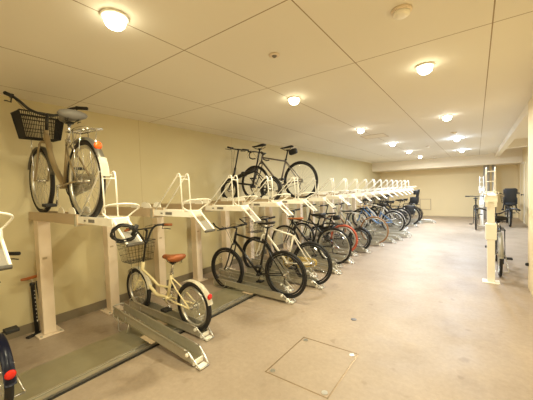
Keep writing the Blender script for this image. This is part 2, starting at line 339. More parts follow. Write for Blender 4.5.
# ------------------------------------------------------------------ upper racks (post, tray, wire wheel guide, pull handle)
def upper_rack(label, low=True):
    t = thing('upper_bike_rack', label, 'bike rack', (0, 0, 0), 0, 'white upper tier bike racks along the left wall')
    # local: x = world x, y across, z up
    bm = nb(); b2(bm, (-3.76, -0.055, 0.012), (-3.64, 0.055, 1.215), 0.006); p = obj('post', bm, M_ivory, t)
    bm = nb(); b2(bm, (-3.81, -0.11, 0), (-3.59, 0.11, 0.012), 0.002); q = obj('base_plate', bm, M_ivory, p)
    bm = nb()
    for sx in (-3.79, -3.61):
        for sy in (-0.085, 0.085): lathe(bm, [(0.012, 0.012), (0.012, 0.022), (0.006, 0.026)], 8, 'z', (sx, sy, 0))
    obj('anchor_bolts', bm, M_galv, p)
    bm = nb(); b2(bm, (-3.642, -0.03, 0.80), (-3.638, 0.01, 0.82)); obj('slot_mark', bm, M_taupe, p)
    # support beam: a deep U channel from the wall
    bm = nb(); b2(bm, (-3.84, -0.07, 1.21), (-2.62, -0.052, 1.297)); b2(bm, (-3.84, 0.052, 1.21), (-2.62, 0.07, 1.297)); b2(bm, (-3.84, -0.052, 1.21), (-2.62, 0.052, 1.232)); obj('support_beam', bm, M_taupe, t)
    # sliding tray, a shallower channel reaching out to the aisle
    bm = nb(); b2(bm, (-3.70, -0.050, 1.233), (-2.05, 0.050, 1.238)); b2(bm, (-2.62, -0.062, 1.225), (-2.05, -0.050, 1.282)); b2(bm, (-2.62, 0.050, 1.225), (-2.05, 0.062, 1.282)); b2(bm, (-2.62, -0.05, 1.225), (-2.05, 0.05, 1.233)); obj('tray', bm, M_white, t)
    bm = nb(); b2(bm, (-2.42, -0.0645, 1.24), (-2.32, -0.0615, 1.265)); obj('rating_plate', bm, M_grey, t)
    bm = nb(); b2(bm, (-2.50, -0.0645, 1.245), (-2.47, -0.0615, 1.258)); obj('screw_plate', bm, M_grey, t)
    bm = nb(); b2(bm, (-2.66, -0.075, 1.20), (-2.63, 0.075, 1.209)); b2(bm, (-2.66, -0.075, 1.209), (-2.63, -0.0705, 1.29)); b2(bm, (-2.66, 0.0705, 1.209), (-2.63, 0.075, 1.29)); obj('joint_collar', bm, M_galv, t)
    # round wheel stoppers
    for sx in (-2.98, -2.74):
        for y in (-0.056, 0.056):
            bm = nb(); pts = [(sx + 0.07 * math.cos(a), 0, 1.30 + 0.055 * math.sin(a)) for a in [PI * k / 10 for k in range(11)]]
            vv = [bm.verts.new((p_[0], y - 0.003, p_[2])) for p_ in pts]; ww = [bm.verts.new((p_[0], y + 0.003, p_[2])) for p_ in pts]
            bm.faces.new(vv); bm.faces.new(ww[::-1])
            for k in range(11): bm.faces.new((vv[k], vv[(k + 1) % 11], ww[(k + 1) % 11], ww[k]))
            obj('wheel_stopper', bm, M_white, t)
    # twin triangular wire guides
    bm = nb()
    for y in (-0.047, 0.047):
        tube(bm, [(-2.60, y * 1.2, 1.28), (-2.24, y, 1.60)] + [(-2.215 + 0.022 * math.cos(a), y, 1.60 + 0.022 * math.sin(a)) for a in [PI * 0.75, PI * 0.5, PI * 0.25]] + [(-2.19, y, 1.58), (-2.18, y, 1.28)], 0.0065, 6)
    tube(bm, [(-2.19, -0.047, 1.57), (-2.19, 0.047, 1.57)], 0.005, 6)
    tube(bm, [(-2.24, -0.047, 1.60), (-2.24, 0.047, 1.60)], 0.005, 6)
    obj('wheel_guide', bm, M_white, t, True)
    # oval bent-wire ring
    bm = nb(); tube(bm, smooth_pts([(-2.08, -0.05, 1.27), (-2.12, -0.09, 1.32), (-2.05, -0.10, 1.37), (-1.94, -0.06, 1.385), (-1.90, 0.02, 1.38), (-1.95, 0.085, 1.355), (-2.04, 0.08, 1.31), (-2.08, 0.05, 1.27)], 5), 0.006, 6)
    obj('oval_ring', bm, M_white, t, True)
    # pull handle sloping down
    h = nb()
    b2(h, (-2.085, -0.064, 1.235), (-2.045, 0.064, 1.284), 0.006)
    for y in (-0.050, 0.050): tube(h, [(-2.06, y, 1.275), (-1.88, y, 1.115)], 0.008, 6)
    hh = obj('pull_handle', h, M_white, t)
    bm = nb(); tube(bm, [(-1.875, -0.055, 1.108), (-1.875, 0.055, 1.108)], 0.012, 8); obj('hand_grip', bm, mat('dark_grip', (84, 80, 74), 0.6), hh)
    bm = nb(); R_ = Matrix.Rotation(math.radians(41.6), 3, 'Y'); box(bm, (-1.925, 0, 1.153), (0.11, 0.084, 0.004), R_); obj('handle_panel', bm, mat('grey_rubber_pad', (138, 132, 122), 0.7), hh)
    return t
ordn = ['first', 'second', 'third', 'fourth', 'fifth', 'sixth', 'seventh', 'eighth', 'ninth', 'tenth', 'eleventh', 'twelfth', 'thirteenth']
proto = None
YK = [0.335] + [0.35 + 0.68 * k for k in range(1, 19)]
for k, y in enumerate(YK):
    if k == 0: lb = 'white upper bike rack cut off by the left edge of the photo'
    elif k == 1: lb = 'white upper bike rack carrying the city bicycle with the dark basket'
    elif k == 2: lb = 'empty white upper bike rack above the cream small-wheeled bicycle'
    elif k == 3: lb = 'empty white upper bike rack between the cream and the black hybrid bicycles'
    elif k == 4: lb = 'empty white upper bike rack directly above the black hybrid bicycle'
    elif k == 5: lb = 'white upper bike rack carrying the black folding bicycle'
    elif k == 6: lb = 'white upper bike rack carrying the grey racing bicycle'
    elif k - 7 < 12: lb = '%s empty white upper bike rack beyond the grey racing bicycle' % ordn[k - 7]
    if proto is None: proto = upper_rack(lb); proto.location = (0, y, 0)
    else: dup(proto, (0, y, 0), 0, lb)

# ------------------------------------------------------------------ lower sliding racks
def lower_rack(label):
    t = thing('lower_bike_rack', label, 'bike rack', (0, 0, 0), 0, 'galvanised lower bike racks on the floor')
    def zz(x): return 0.05 + 0.045 * (x / 1.35)      # x: 0 at the front foot, 1.35 at the wall end
    L_ = 1.40
    # channel floor and side plates
    for y, nm in ((-0.055, 'side_plate'), (0.055, 'side_plate')):
        bm = nb(); s = 0.003
        P_ = [(-0.10, 0.045), (-0.14, 0.110), (-L_ + 0.02, 0.130), (-L_, 0.120), (-L_, 0.055), (-0.10, 0.028)]
        a = [bm.verts.new((x, y - s, z)) for x, z in P_]; c = [bm.verts.new((x, y + s, z)) for x, z in P_]
        bm.faces.new(a); bm.faces.new(c[::-1])
        for k in range(len(P_)): bm.faces.new((a[k], a[(k + 1) % 6], c[(k + 1) % 6], c[k]))
        obj(nm, bm, M_galv, t)
    bm = nb(); v = [bm.verts.new(p_) for p_ in [(-0.10, -0.055, 0.026), (-0.10, 0.055, 0.026), (-L_, 0.055, 0.026), (-L_, -0.055, 0.026), (-0.10, -0.055, 0.032), (-0.10, 0.055, 0.032), (-L_, 0.055, 0.032), (-L_, -0.055, 0.032)]]
    for f in [(0, 1, 2, 3), (7, 6, 5, 4), (0, 4, 5, 1), (1, 5, 6, 2), (2, 6, 7, 3), (3, 7, 4, 0)]: bm.faces.new([v[i] for i in f])
    obj('channel_floor', bm, M_galvp, t)
    # top wires ending in sloping front feet
    bm = nb()
    for y in (-0.058, 0.058):
        tube(bm, smooth_pts([(-L_, y, 0.132), (-0.30, y, 0.117), (-0.16, y, 0.114), (-0.12, y, 0.095), (-0.01, y * 0.8, 0.008)], 4), 0.0075, 6)
    tube(bm, [(-L_, -0.058, 0.132), (-L_ - 0.02, -0.03, 0.132), (-L_ - 0.02, 0.03, 0.132), (-L_, 0.058, 0.132)], 0.0075, 6)
    tube(bm, [(-0.012, -0.046, 0.010), (-0.012, 0.046, 0.010)], 0.0075, 6)
    obj('edge_wire', bm, M_alu, t, True)
    bm = nb(); b2(bm, (-0.07, -0.045, 0.006), (-0.01, 0.045, 0.012)); b2(bm, (-0.10, -0.05, 0.012), (-0.085, 0.05, 0.05)); obj('front_foot', bm, M_white, t)
    bm = nb()
    for y in (-0.058, 0.058):
        tube(bm, smooth_pts([(-L_ + 0.02, y, 0.13), (-L_ + 0.02, y * 1.1, 0.022), (-L_ + 0.22, y * 1.1, 0.022), (-L_ + 0.26, y, 0.10)], 4), 0.006, 6)
    obj('support_hoop', bm, M_alu, t, True)
    bm = nb(); b2(bm, (-0.80, -0.10, 0.0225), (-0.62, 0.10, 0.026), 0.004); obj('slider_block', bm, M_taupe, t)
    bm = nb(); lathe(bm, [(0.012, -0.012), (0.016, -0.008), (0.016, 0.008), (0.012, 0.012)], 12, 'y', (-0.15, -0.066, 0.09)); obj('screw_head', bm, M_white, t)
    return t
LR = [(1.53, -1.80, 'empty galvanised lower rack beside the cream small-wheeled bicycle'), (1.87, -2.10, 'galvanised lower rack under the cream small-wheeled bicycle'),
      (3.06, -1.86, 'galvanised lower rack under the black hybrid bicycle'), (3.41, -2.10, 'empty galvanised lower rack between the black hybrid and the white bicycle'),
      (3.74, -1.78, 'galvanised lower rack under the white-framed bicycle'), (4.17, -2.10, 'empty galvanised lower rack just beyond the white-framed bicycle'),
      (4.52, -1.82, 'second empty galvanised lower rack beyond the white-framed bicycle'),
      (4.92, -1.97, 'galvanised lower rack under the black city bicycle with aluminium rims'), (5.27, -1.86, 'empty galvanised lower rack beyond the black city bicycle'),
      (5.88, -2.0, 'galvanised lower rack under the bicycle with a red rear tyre'), (6.28, -1.85, 'galvanised lower rack under the small-wheeled black bicycle'),
      (6.65, -2.1, 'empty galvanised lower rack before the pale grey bicycle'), (7.15, -1.8, 'galvanised lower rack under the pale grey bicycle with tan tyres'),
      (7.65, -1.62, 'first empty lower rack sticking out beyond the tan-tyred bicycle'), (8.1, -1.55, 'second empty lower rack sticking out beyond the tan-tyred bicycle'),
      (9.0, -1.48, 'galvanised lower rack under the light blue bicycle'), (8.6, -1.45, 'empty lower rack just before the light blue bicycle'),
      (9.7, -1.75, 'galvanised lower rack under the black and white bicycle'), (10.25, -1.8, 'galvanised lower rack under the all-black bicycle'),
      (11.0, -1.65, 'galvanised lower rack under the bulky black bicycle with bags'), (11.85, -1.6, 'farthest lower rack, under the bicycle with the child seat'), (12.2, -1.2, 'empty lower rack at the far end of the row')]
lproto = None
for y, x, lb in LR:
    if lproto is None: lproto = lower_rack(lb); lproto.location = (x, y, 0)   # first one, sprung up at its wall end
    else: dup(lproto, (x, y, 0), 0, lb)


lproto.rotation_euler = (0, math.radians(4.2), 0)
for s_ in (-1, 1):
    bm = nb(); tube(bm, [(-1.30, s_ * 0.062, 0.05), (-1.27, s_ * 0.066, -0.085), (-1.10, s_ * 0.066, -0.072), (-1.08, s_ * 0.062, 0.04)], 0.006, 6); obj('spring_leg', bm, M_alu, lproto, True)

# ------------------------------------------------------------------ bicycles
WC = {}
def wheel(parent, name, x, z, r, tw, tyre_m, rim_m, spoke_m=None, nsp=28, rotor=False):
    """rim (the part) > tyre, spokes, hub"""
    spoke_m = spoke_m or M_chrome
    key = (r, tw, nsp)
    if key not in WC:
        rr = r - tw * 1.5
        n = 44
        bm = nb()
        prof = [(rr - 0.006, -tw * 0.32), (rr - 0.012, 0), (rr - 0.006, tw * 0.32), (rr + 0.010, tw * 0.42), (rr + 0.010, -tw * 0.42)]
        rings = [[bm.verts.new((q[0] * math.cos(2 * PI * k / n), q[1], q[0] * math.sin(2 * PI * k / n))) for k in range(n)] for q in prof]
        for i in range(5):
            A, B = rings[i], rings[(i + 1) % 5]
            for k in range(n): bm.faces.new((A[k], A[(k + 1) % n], B[(k + 1) % n], B[k]))
        rim = bpy.data.meshes.new('wheel_rim'); bmesh.ops.recalc_face_normals(bm, faces=bm.faces); bm.to_mesh(rim); bm.free()
        bm = nb(); tube(bm, ring_xz((0, 0, 0), r - tw * 0.5 - 0.002, n), tw * 0.55, 8, True)
        ty = bpy.data.meshes.new('wheel_tyre'); bmesh.ops.recalc_face_normals(bm, faces=bm.faces); bm.to_mesh(ty); bm.free()
        bm = nb()
        for k in range(nsp):
            a = 2 * PI * k / nsp; s = 1 if k % 2 else -1; a2 = a + s * (0.9 if (k // 2) % 2 else -0.9)
            tube(bm, [(0.018 * math.cos(a2), s * 0.028, 0.018 * math.sin(a2)), ((rr - 0.008) * math.cos(a), 0, (rr - 0.008) * math.sin(a))], 0.0013, 4, caps=False)
        sp = bpy.data.meshes.new('wheel_spokes'); bm.to_mesh(sp); bm.free()
        bm = nb(); lathe(bm, [(0.008, -0.055), (0.008, -0.034), (0.024, -0.031), (0.024, -0.026), (0.015, -0.022), (0.015, 0.022), (0.024, 0.026), (0.024, 0.031), (0.008, 0.034), (0.008, 0.055)], 12, 'y')
        hb = bpy.data.meshes.new('wheel_hub'); bmesh.ops.recalc_face_normals(bm, faces=bm.faces); bm.to_mesh(hb); bm.free()
        WC[key] = (rim, ty, sp, hb)
    def mk(nm, me, m, par, loc=(0, 0, 0)):
        me2 = me.copy(); me2.materials.append(m)
        for p in me2.polygons: p.use_smooth = True
        o = bpy.data.objects.new(nm, me2); C.objects.link(o); o.parent = par; o.location = loc; return o
    rim, ty, sp, hb = WC[key]
    W = mk(name, rim, rim_m, parent, (x, 0, z))
    mk('tyre', ty, tyre_m, W); mk('spokes', sp, spoke_m, W); mk('hub', hb, M_chrome, W)
    if rotor:
        bm = nb(); lathe(bm, [(0.05, 0.036), (0.08, 0.036), (0.08, 0.039), (0.05, 0.039)], 24, 'y'); obj('brake_disc', bm, M_chrome, W)
    return W
def bar_part(parent, nm, pts, r, m, n=6, closed=False): 
    bm = nb(); tube(bm, pts, r, n, closed); return obj(nm, bm, m, parent, True)
def saddle(parent, x, z, m, wide=True, under=M_black):
    bm = nb(); wr, wf, Ls = (0.118, 0.032, 0.28) if wide else (0.070, 0.022, 0.27)
    N = 12; rings = []
    for i in range(N + 1):
        t = i / N; s = t * t * (3 - 2 * t); ww = wr + (wf - wr) * min(1, s * 1.35) if t > 0.15 else wr * (0.72 + 0.28 * math.sin(t / 0.15 * PI / 2))
        th = (0.075 if wide else 0.035) * (1 - 0.45 * t); zc = 0.018 * (1 - t) ** 2 + 0.004 * t
        k = 0.35 if i in (0, N) else 1.0; xx = -0.11 + Ls * t
        rings.append([bm.verts.new((xx, ww * k * math.cos(a) if True else 0, zc + th * k * (math.sin(a) * 0.5 if math.sin(a) > 0 else math.sin(a) * 0.62))) for a in [2 * PI * j / 12 for j in range(12)]])
    for A, B in zip(rings[:-1], rings[1:]):
        for j in range(12): bm.faces.new((A[j], A[(j + 1) % 12], B[(j + 1) % 12], B[j]))
    bm.faces.new(rings[0][::-1]); bm.faces.new(rings[-1])
    o = obj('saddle', bm, m, parent, True); o.location = (x, 0, z)
    bm = nb()
    for y in (-0.025, 0.025): tube(bm, [(-0.09, y * 1.6, -0.02), (-0.04, y, -0.045), (0.05, y, -0.045), (0.12, y * 0.4, -0.012)], 0.004, 5)
    box(bm, (0, 0, -0.048), (0.05, 0.05, 0.02))
    if wide:
        for y in (-0.045, 0.045): tube(bm, [(-0.075 + 0.014 * math.cos(k * 1.0), y + 0.014 * math.sin(k * 1.0), -0.055 + k * 0.0022) for k in range(20)], 0.0025, 4)
    obj('saddle_rails', bm, under, o, True); return o
def fender(parent, nm, cx, cz, r, a0, a1, m, wd=0.05):
    bm = nb(); N = 22; prev = None
    for i in range(N + 1):
        a = math.radians(a0 + (a1 - a0) * i / N); row = []
        for j in range(7):
            u = -1 + j / 3; rad = r - 0.010 * u * u
            row.append(bm.verts.new((cx + rad * math.cos(a), u * wd / 2, cz + rad * math.sin(a))))
        if prev:
            for j in range(6): bm.faces.new((prev[j], prev[j + 1], row[j + 1], row[j]))
        prev = row
    bmesh.ops.solidify(bm, geom=bm.faces[:], thickness=0.0025)
    o = obj(nm, bm, m, parent, True)
    bm = nb(); a = math.radians((a0 * 0.25 + a1 * 0.75) if nm == 'rear_mudguard' else (a0 * 0.75 + a1 * 0.25))
    for y in (-1, 1): tube(bm, [(cx, y * 0.055, cz), (cx + (r - 0.01) * math.cos(a), y * wd / 2, cz + (r - 0.01) * math.sin(a))], 0.0025, 4)
    obj('mudguard_stay', bm, M_chrome, o); return o
def basket(parent, x, z, L_=0.26, Wd=0.36, Hh=0.24, m=None, dense=6, wire=0.0022, taper=0.78):
    m = m or M_blackm; bm = nb()
    def P_(u, v, h_):   # u,v in -1..1, h_ 0..1
        s = taper + (1 - taper) * h_; return (x + u * L_ / 2 * s + 0.02 * h_, v * Wd / 2 * s, z + Hh * h_)
    for h_, rr in [(0, wire), (0.33, wire), (0.66, wire), (0.85, wire), (1, wire * 2.2)]:
        tube(bm, [P_(-1, -1, h_), P_(1, -1, h_), P_(1, 1, h_), P_(-1, 1, h_)], rr, 5, True)
    for k in range(-dense, dense + 1):
        t = k / dense
        for s in (-1, 1):
            tube(bm, [P_(s, t, 0), P_(s, t, 1)], wire * 0.8, 4); tube(bm, [P_(t, s, 0), P_(t, s, 1)], wire * 0.8, 4)
        tube(bm, [P_(t, -1, 0), P_(t, 1, 0)], wire * 0.8, 4)
    for t in (-0.6, -0.2, 0.2, 0.6): tube(bm, [P_(-1, t, 0), P_(1, t, 0)], wire * 0.8, 4)
    return obj('front_basket', bm, m, parent)
def bike(name, label, loc, rotz=PI, r=0.34, wb=1.03, tw=0.036, style='diamond', bar='flat', frame_m=None, fork_m=None, tyre=None, rim=None, rtyre=None,
         sad=None, sad_wide=False, sad_h=0.95, bar_h=1.0, fenders=None, bask=None, rack=None, grips=None, crank_a=30, stand=False, chaincase=None, light=False,
         reflector=None, bag=False, child=None, nsp=28, pitch=0.0, steer=0.0, bar_ends=False, cat='bicycle', rfront=None, dense=6, bar_m=None, plugs=True, barw=0.29, disc=False, fend_end=178, refl_z=0):
    frame_m = frame_m or M_black; fork_m = fork_m or frame_m; tyre = tyre or M_tyre; rim = rim or M_alu; sad = sad or M_blackm; grips = grips or M_blackm; bar_m = bar_m or M_black
    t = thing(name, label, cat, loc, rotz, 'parked bicycles'); t.rotation_euler = (0, pitch, rotz)
    bbx, bbz = 0.43 * wb / 1.03, (0.28 if r > 0.3 else 0.265)
    mini = r < 0.3
    fw = 0.34 if not mini else r
    cz = r + (0.37 if not mini else 0.115)         # crown height
    crown = Vector((wb - 0.045 - (cz - r) * 0.32 * (1 if not mini else 0.6), 0, cz + 0.0))
    hz = 0.86 if style in ('diamond',) else 0.80
    if mini: hz = max(0.62, cz + 0.16)
    slope = (crown.x - (wb - 0.045)) / (cz - r)
    axis = Vector((-0.31, 0, 1)).normalized()
    HL = crown + axis * 0.02; HU = HL + axis * max(0.10, (hz - HL.z))
    ax, az = wb, r
    st_dir = Vector((-0.30, 0, 1)).normalized()
    ST = Vector((bbx, 0, bbz)) + st_dir * (0.48 if style == 'diamond' else 0.40 if not mini else 0.30)
    BB = Vector((bbx, 0, bbz)); RA = Vector((0, 0, r)); FA = Vector((wb, 0, r))
    # wheels
    wheel(t, 'rear_wheel', 0, r, r, tw, rtyre or tyre, rim, None, nsp, disc)
    # frame
    bm = nb(); R_ = 0.016
    if style == 'diamond':
        TT = HU - axis * 0.03
        tube(bm, [ST - st_dir * 0.03, TT], R_ * 0.95, 8); tube(bm, [BB, HL + axis * 0.03], R_ * 1.15, 8)
    elif style == 'step':
        for s, off in ((0.0, 0.0), (0.0, 0.085)):
            a_ = HL + axis * (0.02 + off * 1.3); e_ = BB + st_dir * (0.0 + off * 1.5)
            mid = (a_ + e_) / 2 + Vector((-0.05, 0, -0.075)); q1 = a_ * 0.68 + e_ * 0.32 + Vector((-0.035, 0, -0.045)); q2 = a_ * 0.3 + e_ * 0.7 + Vector((-0.02, 0, -0.05))
            tube(bm, smooth_pts([a_, q1, mid, q2, e_], 5), R_ * (1.15 if off == 0 else 0.85), 8)
    elif style == 'u':
        tube(bm, smooth_pts([HL + axis * 0.06, HL * 0.66 + BB * 0.34 + Vector((0, 0, -0.035)), HL * 0.3 + BB * 0.7 + Vector((0, 0, -0.03)), BB + Vector((0.0, 0, 0.02))], 5), R_ * 1.5, 10)
        tube(bm, smooth_pts([HL + axis * 0.01, HL * 0.6 + BB * 0.4 + Vector((-0.03, 0, -0.09)), HL * 0.3 + BB * 0.7 + Vector((0, 0, -0.06)), BB], 5), R_ * 0.9, 8)
    elif style == 'fold':
        tube(bm, [HL + axis * 0.06, (HL + axis * 0.06) * 0.5 + (BB + st_dir * 0.29) * 0.5 + Vector((0, 0, 0.01)), BB + st_dir * 0.29], R_ * 2.1, 10)
        tube(bm, [HL, BB + Vector((0.02, 0, 0.03))], R_ * 1.0, 8)
        lathe(bm, [(0.044, -0.038), (0.044, 0.038)], 10, 'y', tuple((HL + axis * 0.06) * 0.5 + (BB + st_dir * 0.29) * 0.5 + Vector((0, 0, 0.01))))
    tube(bm, [BB - st_dir * 0.01, ST], R_, 8)
    tube(bm, [HL, HU], R_ * 1.25, 10)
    lathe(bm, [(0.024, -0.035), (0.024, 0.035)], 12, 'y', tuple(BB))
    for s in (-1, 1):
        tube(bm, [BB + Vector((-0.01, s * 0.02, 0)), BB * 0.55 + RA * 0.45 + Vector((0, s * 0.045, 0)), RA + Vector((0, s * 0.055, 0))], R_ * 0.55, 6)
        top = ST - st_dir * (0.03 if style != 'step' else 0.06)
        tube(bm, [top + Vector((0, s * 0.012, 0)), top * 0.6 + RA * 0.4 + Vector((0, s * 0.04, 0)), RA + Vector((0, s * 0.055, 0))], R_ * 0.5, 6)
    fr = obj('frame', bm, frame_m, t, True)
    # steering group: fork, front wheel, bars are parts of the thing
    # fork
    bm = nb(); tube(bm, [HU, crown], R_ * 0.7, 6); fork_pts = []
    for s in (-1, 1):
        tube(bm, smooth_pts([crown + Vector((0, s * 0.02, 0.0)), crown + Vector((0.01, s * 0.048, -0.03)), crown * 0.35 + FA * 0.65 + Vector((-0.012, s * 0.052, 0)), FA + Vector((0, s * 0.055, 0))], 4), R_ * 0.68, 6)
    tube(bm, [crown + Vector((0, -0.04, 0)), crown + Vector((0, 0.04, 0))], R_ * 0.9, 6)
    obj('fork', bm, fork_m, t, True)
    FW = wheel(t, 'front_wheel', wb, r, r, tw, tyre, rim, None, nsp, disc)
    # stem + handlebar
    q = HU + axis * max(0.02, (bar_h - 0.02 - HU.z)); top = Vector((q.x, 0, bar_h - 0.02))
    bm = nb(); tube(bm, [HU, top], 0.0125, 8); clampp = top + Vector((0.07 if bar != 'fold' else 0.0, 0, 0.015)) if bar in ('flat', 'drop') else top + Vector((0.03, 0, 0.01))
    tube(bm, [top, clampp], 0.014, 8); obj('stem', bm, M_black if bar_m is M_black else M_chrome, t, True)
    c = clampp; hb = nb(); gr = []
    if bar in ('flat', 'fold'):
        pts = [(c.x - 0.025, -barw, c.z + 0.01), (c.x, -0.12, c.z), (c.x, 0.12, c.z), (c.x - 0.025, barw, c.z + 0.01)]
        tube(hb, smooth_pts(pts, 3), 0.0115, 8)
        for s in (-1, 1): gr.append([(c.x - 0.026, s * barw, c.z + 0.01), (c.x - 0.012, s * (barw - 0.12), c.z + 0.005)])
    elif bar == 'swept':
        half = [(c.x + 0.0, 0.04, c.z), (c.x + 0.03, 0.12, c.z + 0.04), (c.x + 0.0, 0.21, c.z + 0.085), (c.x - 0.09, 0.265, c.z + 0.09), (c.x - 0.20, 0.285, c.z + 0.08)]
        pts = [(a, -b_, d) for a, b_, d in half[::-1]] + half; tube(hb, smooth_pts(pts, 4), 0.0115, 8)
        for s in (-1, 1): gr.append([(c.x - 0.085, s * 0.264, c.z + 0.09), (c.x - 0.21, s * 0.287, c.z + 0.078)])
    elif bar == 'up':
        half = [(c.x, 0.03, c.z), (c.x + 0.01, 0.13, c.z + 0.02), (c.x - 0.04, 0.22, c.z + 0.03), (c.x - 0.11, barw, c.z + 0.03)]
        pts = [(a, -b_, d) for a, b_, d in half[::-1]] + half; tube(hb, smooth_pts(pts, 4), 0.0115, 8)
        for s in (-1, 1): gr.append([(c.x - 0.035, s * 0.222, c.z + 0.03), (c.x - 0.125, s * (barw + 0.01), c.z + 0.03)])
    elif bar == 'vee':
        half = [(c.x, 0.015, c.z - 0.14), (c.x + 0.02, 0.08, c.z - 0.03), (c.x + 0.02, 0.15, c.z + 0.03), (c.x - 0.03, 0.23, c.z + 0.035), (c.x - 0.09, barw, c.z + 0.03)]
        pts = [(a, -b_, d) for a, b_, d in half[::-1]] + half; tube(hb, smooth_pts(pts, 4), 0.0125, 8); tube(hb, [(c.x + 0.02, -0.12, c.z + 0.01), (c.x + 0.02, 0.12, c.z + 0.01)], 0.009, 6)
        for s in (-1, 1): gr.append([(c.x - 0.028, s * 0.222, c.z + 0.035), (c.x - 0.105, s * (barw + 0.012), c.z + 0.03)])
    elif bar == 'wide':
        half = [(c.x, 0.04, c.z), (c.x + 0.02, 0.12, c.z + 0.03), (c.x + 0.02, 0.19, c.z + 0.09), (c.x - 0.03, 0.25, c.z + 0.11), (c.x - 0.11, 0.305, c.z + 0.105)]
        pts = [(a, -b_, d) for a, b_, d in half[::-1]] + half; tube(hb, smooth_pts(pts, 4), 0.0125, 8)
        for s in (-1, 1): gr.append([(c.x - 0.035, s * 0.253, c.z + 0.11), (c.x - 0.12, s * 0.312, c.z + 0.104)])
    elif bar == 'drop':
        for s in (-1, 1):
            tube(hb, smooth_pts([(c.x, 0, c.z), (c.x, s * 0.18, c.z), (c.x + 0.05, s * 0.21, c.z - 0.005), (c.x + 0.10, s * 0.21, c.z - 0.04), (c.x + 0.09, s * 0.215, c.z - 0.10), (c.x + 0.02, s * 0.22, c.z - 0.135), (c.x - 0.05, s * 0.22, c.z - 0.135)], 4), 0.012, 8)
            gr.append([(c.x + 0.06, s * 0.21, c.z), (c.x + 0.12, s * 0.21, c.z + 0.01), (c.x + 0.125, s * 0.21, c.z + 0.05)])
    HB = obj('handlebar', hb, bar_m, t, True)
    for i, g_ in enumerate(gr):
        s = -1 if i == 0 else 1
        bar_part(HB, 'grip' if bar != 'drop' else 'brake_hood', g_, 0.0165, grips, 8)
        if bar != 'drop':
            e = Vector(g_[1] if bar in ('flat', 'fold') else g_[0]); o2 = Vector(g_[0] if bar in ('flat', 'fold') else g_[1])
            bm = nb(); f_ = Vector((0.055, 0, -0.02)) if bar in ('flat', 'fold') else Vector((0.03, 0, -0.05))
            tube(bm, [e, e + f_, e * 0.4 + o2 * 0.6 + f_, o2 + f_ * 1.1], 0.0055, 5); box(bm, tuple(e), (0.035, 0.025, 0.03)); obj('brake_lever', bm, M_blackm, HB, True)
        else:
            bm = nb(); tube(bm, smooth_pts([g_[1], (c.x + 0.15, s * 0.215, c.z - 0.04), (c.x + 0.12, s * 0.225, c.z - 0.12)], 4), 0.005, 5); obj('brake_lever', bm, M_chrome, HB, True)
    if bar_ends:
        for s in (-1, 1): bar_part(HB, 'bar_end', [(c.x - 0.02, s * (barw - 0.005), c.z + 0.01), (c.x + 0.05, s * (barw + 0.005), c.z + 0.05), (c.x + 0.10, s * (barw - 0.01), c.z + 0.09)], 0.011, M_blackm)
    # cables
    bm = nb()
    for s in (-1, 1):
        st = Vector(gr[0 if s < 0 else 1][1 if bar in ('flat', 'fold', 'drop') else 0])
        tube(bm, smooth_pts([st, (c.x + 0.11, s * 0.12, c.z + 0.03), (c.x + 0.10, s * 0.03, c.z - 0.05), tuple(HL + Vector((0.03, s * 0.02, 0.0)))], 5), 0.0026, 4)
    obj('brake_cables', bm, M_blackm, t)
    # seat post and saddle
    k = (sad_h - 0.055 - ST.z) / st_dir.z; sp_top = ST + st_dir * k
    bm = nb(); tube(bm, [ST - st_dir * 0.02, sp_top], 0.0135, 8); lathe(bm, [(0.021, ST.z - 0.012), (0.021, ST.z + 0.012)], 10, 'z', (ST.x, 0, 0)); obj('seat_post', bm, M_black if style in ('fold', 'diamond') else M_chrome, t, True)
    saddle(t, sp_top.x, sad_h, sad, sad_wide, M_black)
    if bag:
        bm = nb(); box(bm, (sp_top.x - 0.11, 0, sad_h - 0.085), (0.16, 0.085, 0.10), Matrix.Rotation(0.2, 3, 'Y'), 0.03); obj('saddle_bag', bm, M_blackm, t, True)
    # crankset
    bm = nb(); cr = 0.092 if not mini else 0.085; n = 32
    prof = [(cr - 0.012, 0.038), (cr, 0.038), (cr, 0.043), (cr - 0.012, 0.043)]
    rings = [[bm.verts.new((BB.x + q_[0] * math.cos(2 * PI * k / n), -q_[1], BB.z + q_[0] * math.sin(2 * PI * k / n))) for k in range(n)] for q_ in prof]
    for i in range(4):
        for k in range(n): bm.faces.new((rings[i][k], rings[i][(k + 1) % n], rings[(i + 1) % 4][(k + 1) % n], rings[(i + 1) % 4][k]))
    for k in range(5):
        a = 2 * PI * k / 5; tube(bm, [(BB.x, -0.041, BB.z), (BB.x + (cr - 0.01) * math.cos(a), -0.041, BB.z + (cr - 0.01) * math.sin(a))], 0.006, 5)
    CR = obj('chainring', bm, M_chrome if chaincase is None else M_blackm, t)
    for s, a in ((-1, math.radians(crank_a)), (1, math.radians(crank_a + 180))):
        e = Vector((BB.x + 0.165 * math.cos(a), s * 0.075, BB.z + 0.165 * math.sin(a)))
        bm = nb(); tube(bm, [(BB.x, s * 0.055, BB.z), tuple(e)], 0.009, 6); tube(bm, [(BB.x, 0, BB.z), (BB.x, s * 0.06, BB.z)], 0.011, 6); ca = obj('crank_arm', bm, M_chrome if frame_m is not M_black else M_blackm, t, True)
        bm = nb(); b2(bm, (e.x - 0.045, e.y + s * 0.055 - 0.042, e.z - 0.013), (e.x + 0.045, e.y + s * 0.055 + 0.042, e.z + 0.013), 0.005); pd = obj('pedal', bm, M_blackm, ca)
    # chain and sprocket
    bm = nb(); ls = 0.03
    tube(bm, [(0, -0.041, r + ls), (BB.x, -0.041, BB.z + cr)], 0.0045, 4); tube(bm, [(0, -0.041, r - ls), (BB.x, -0.041, BB.z - cr)], 0.0045, 4)
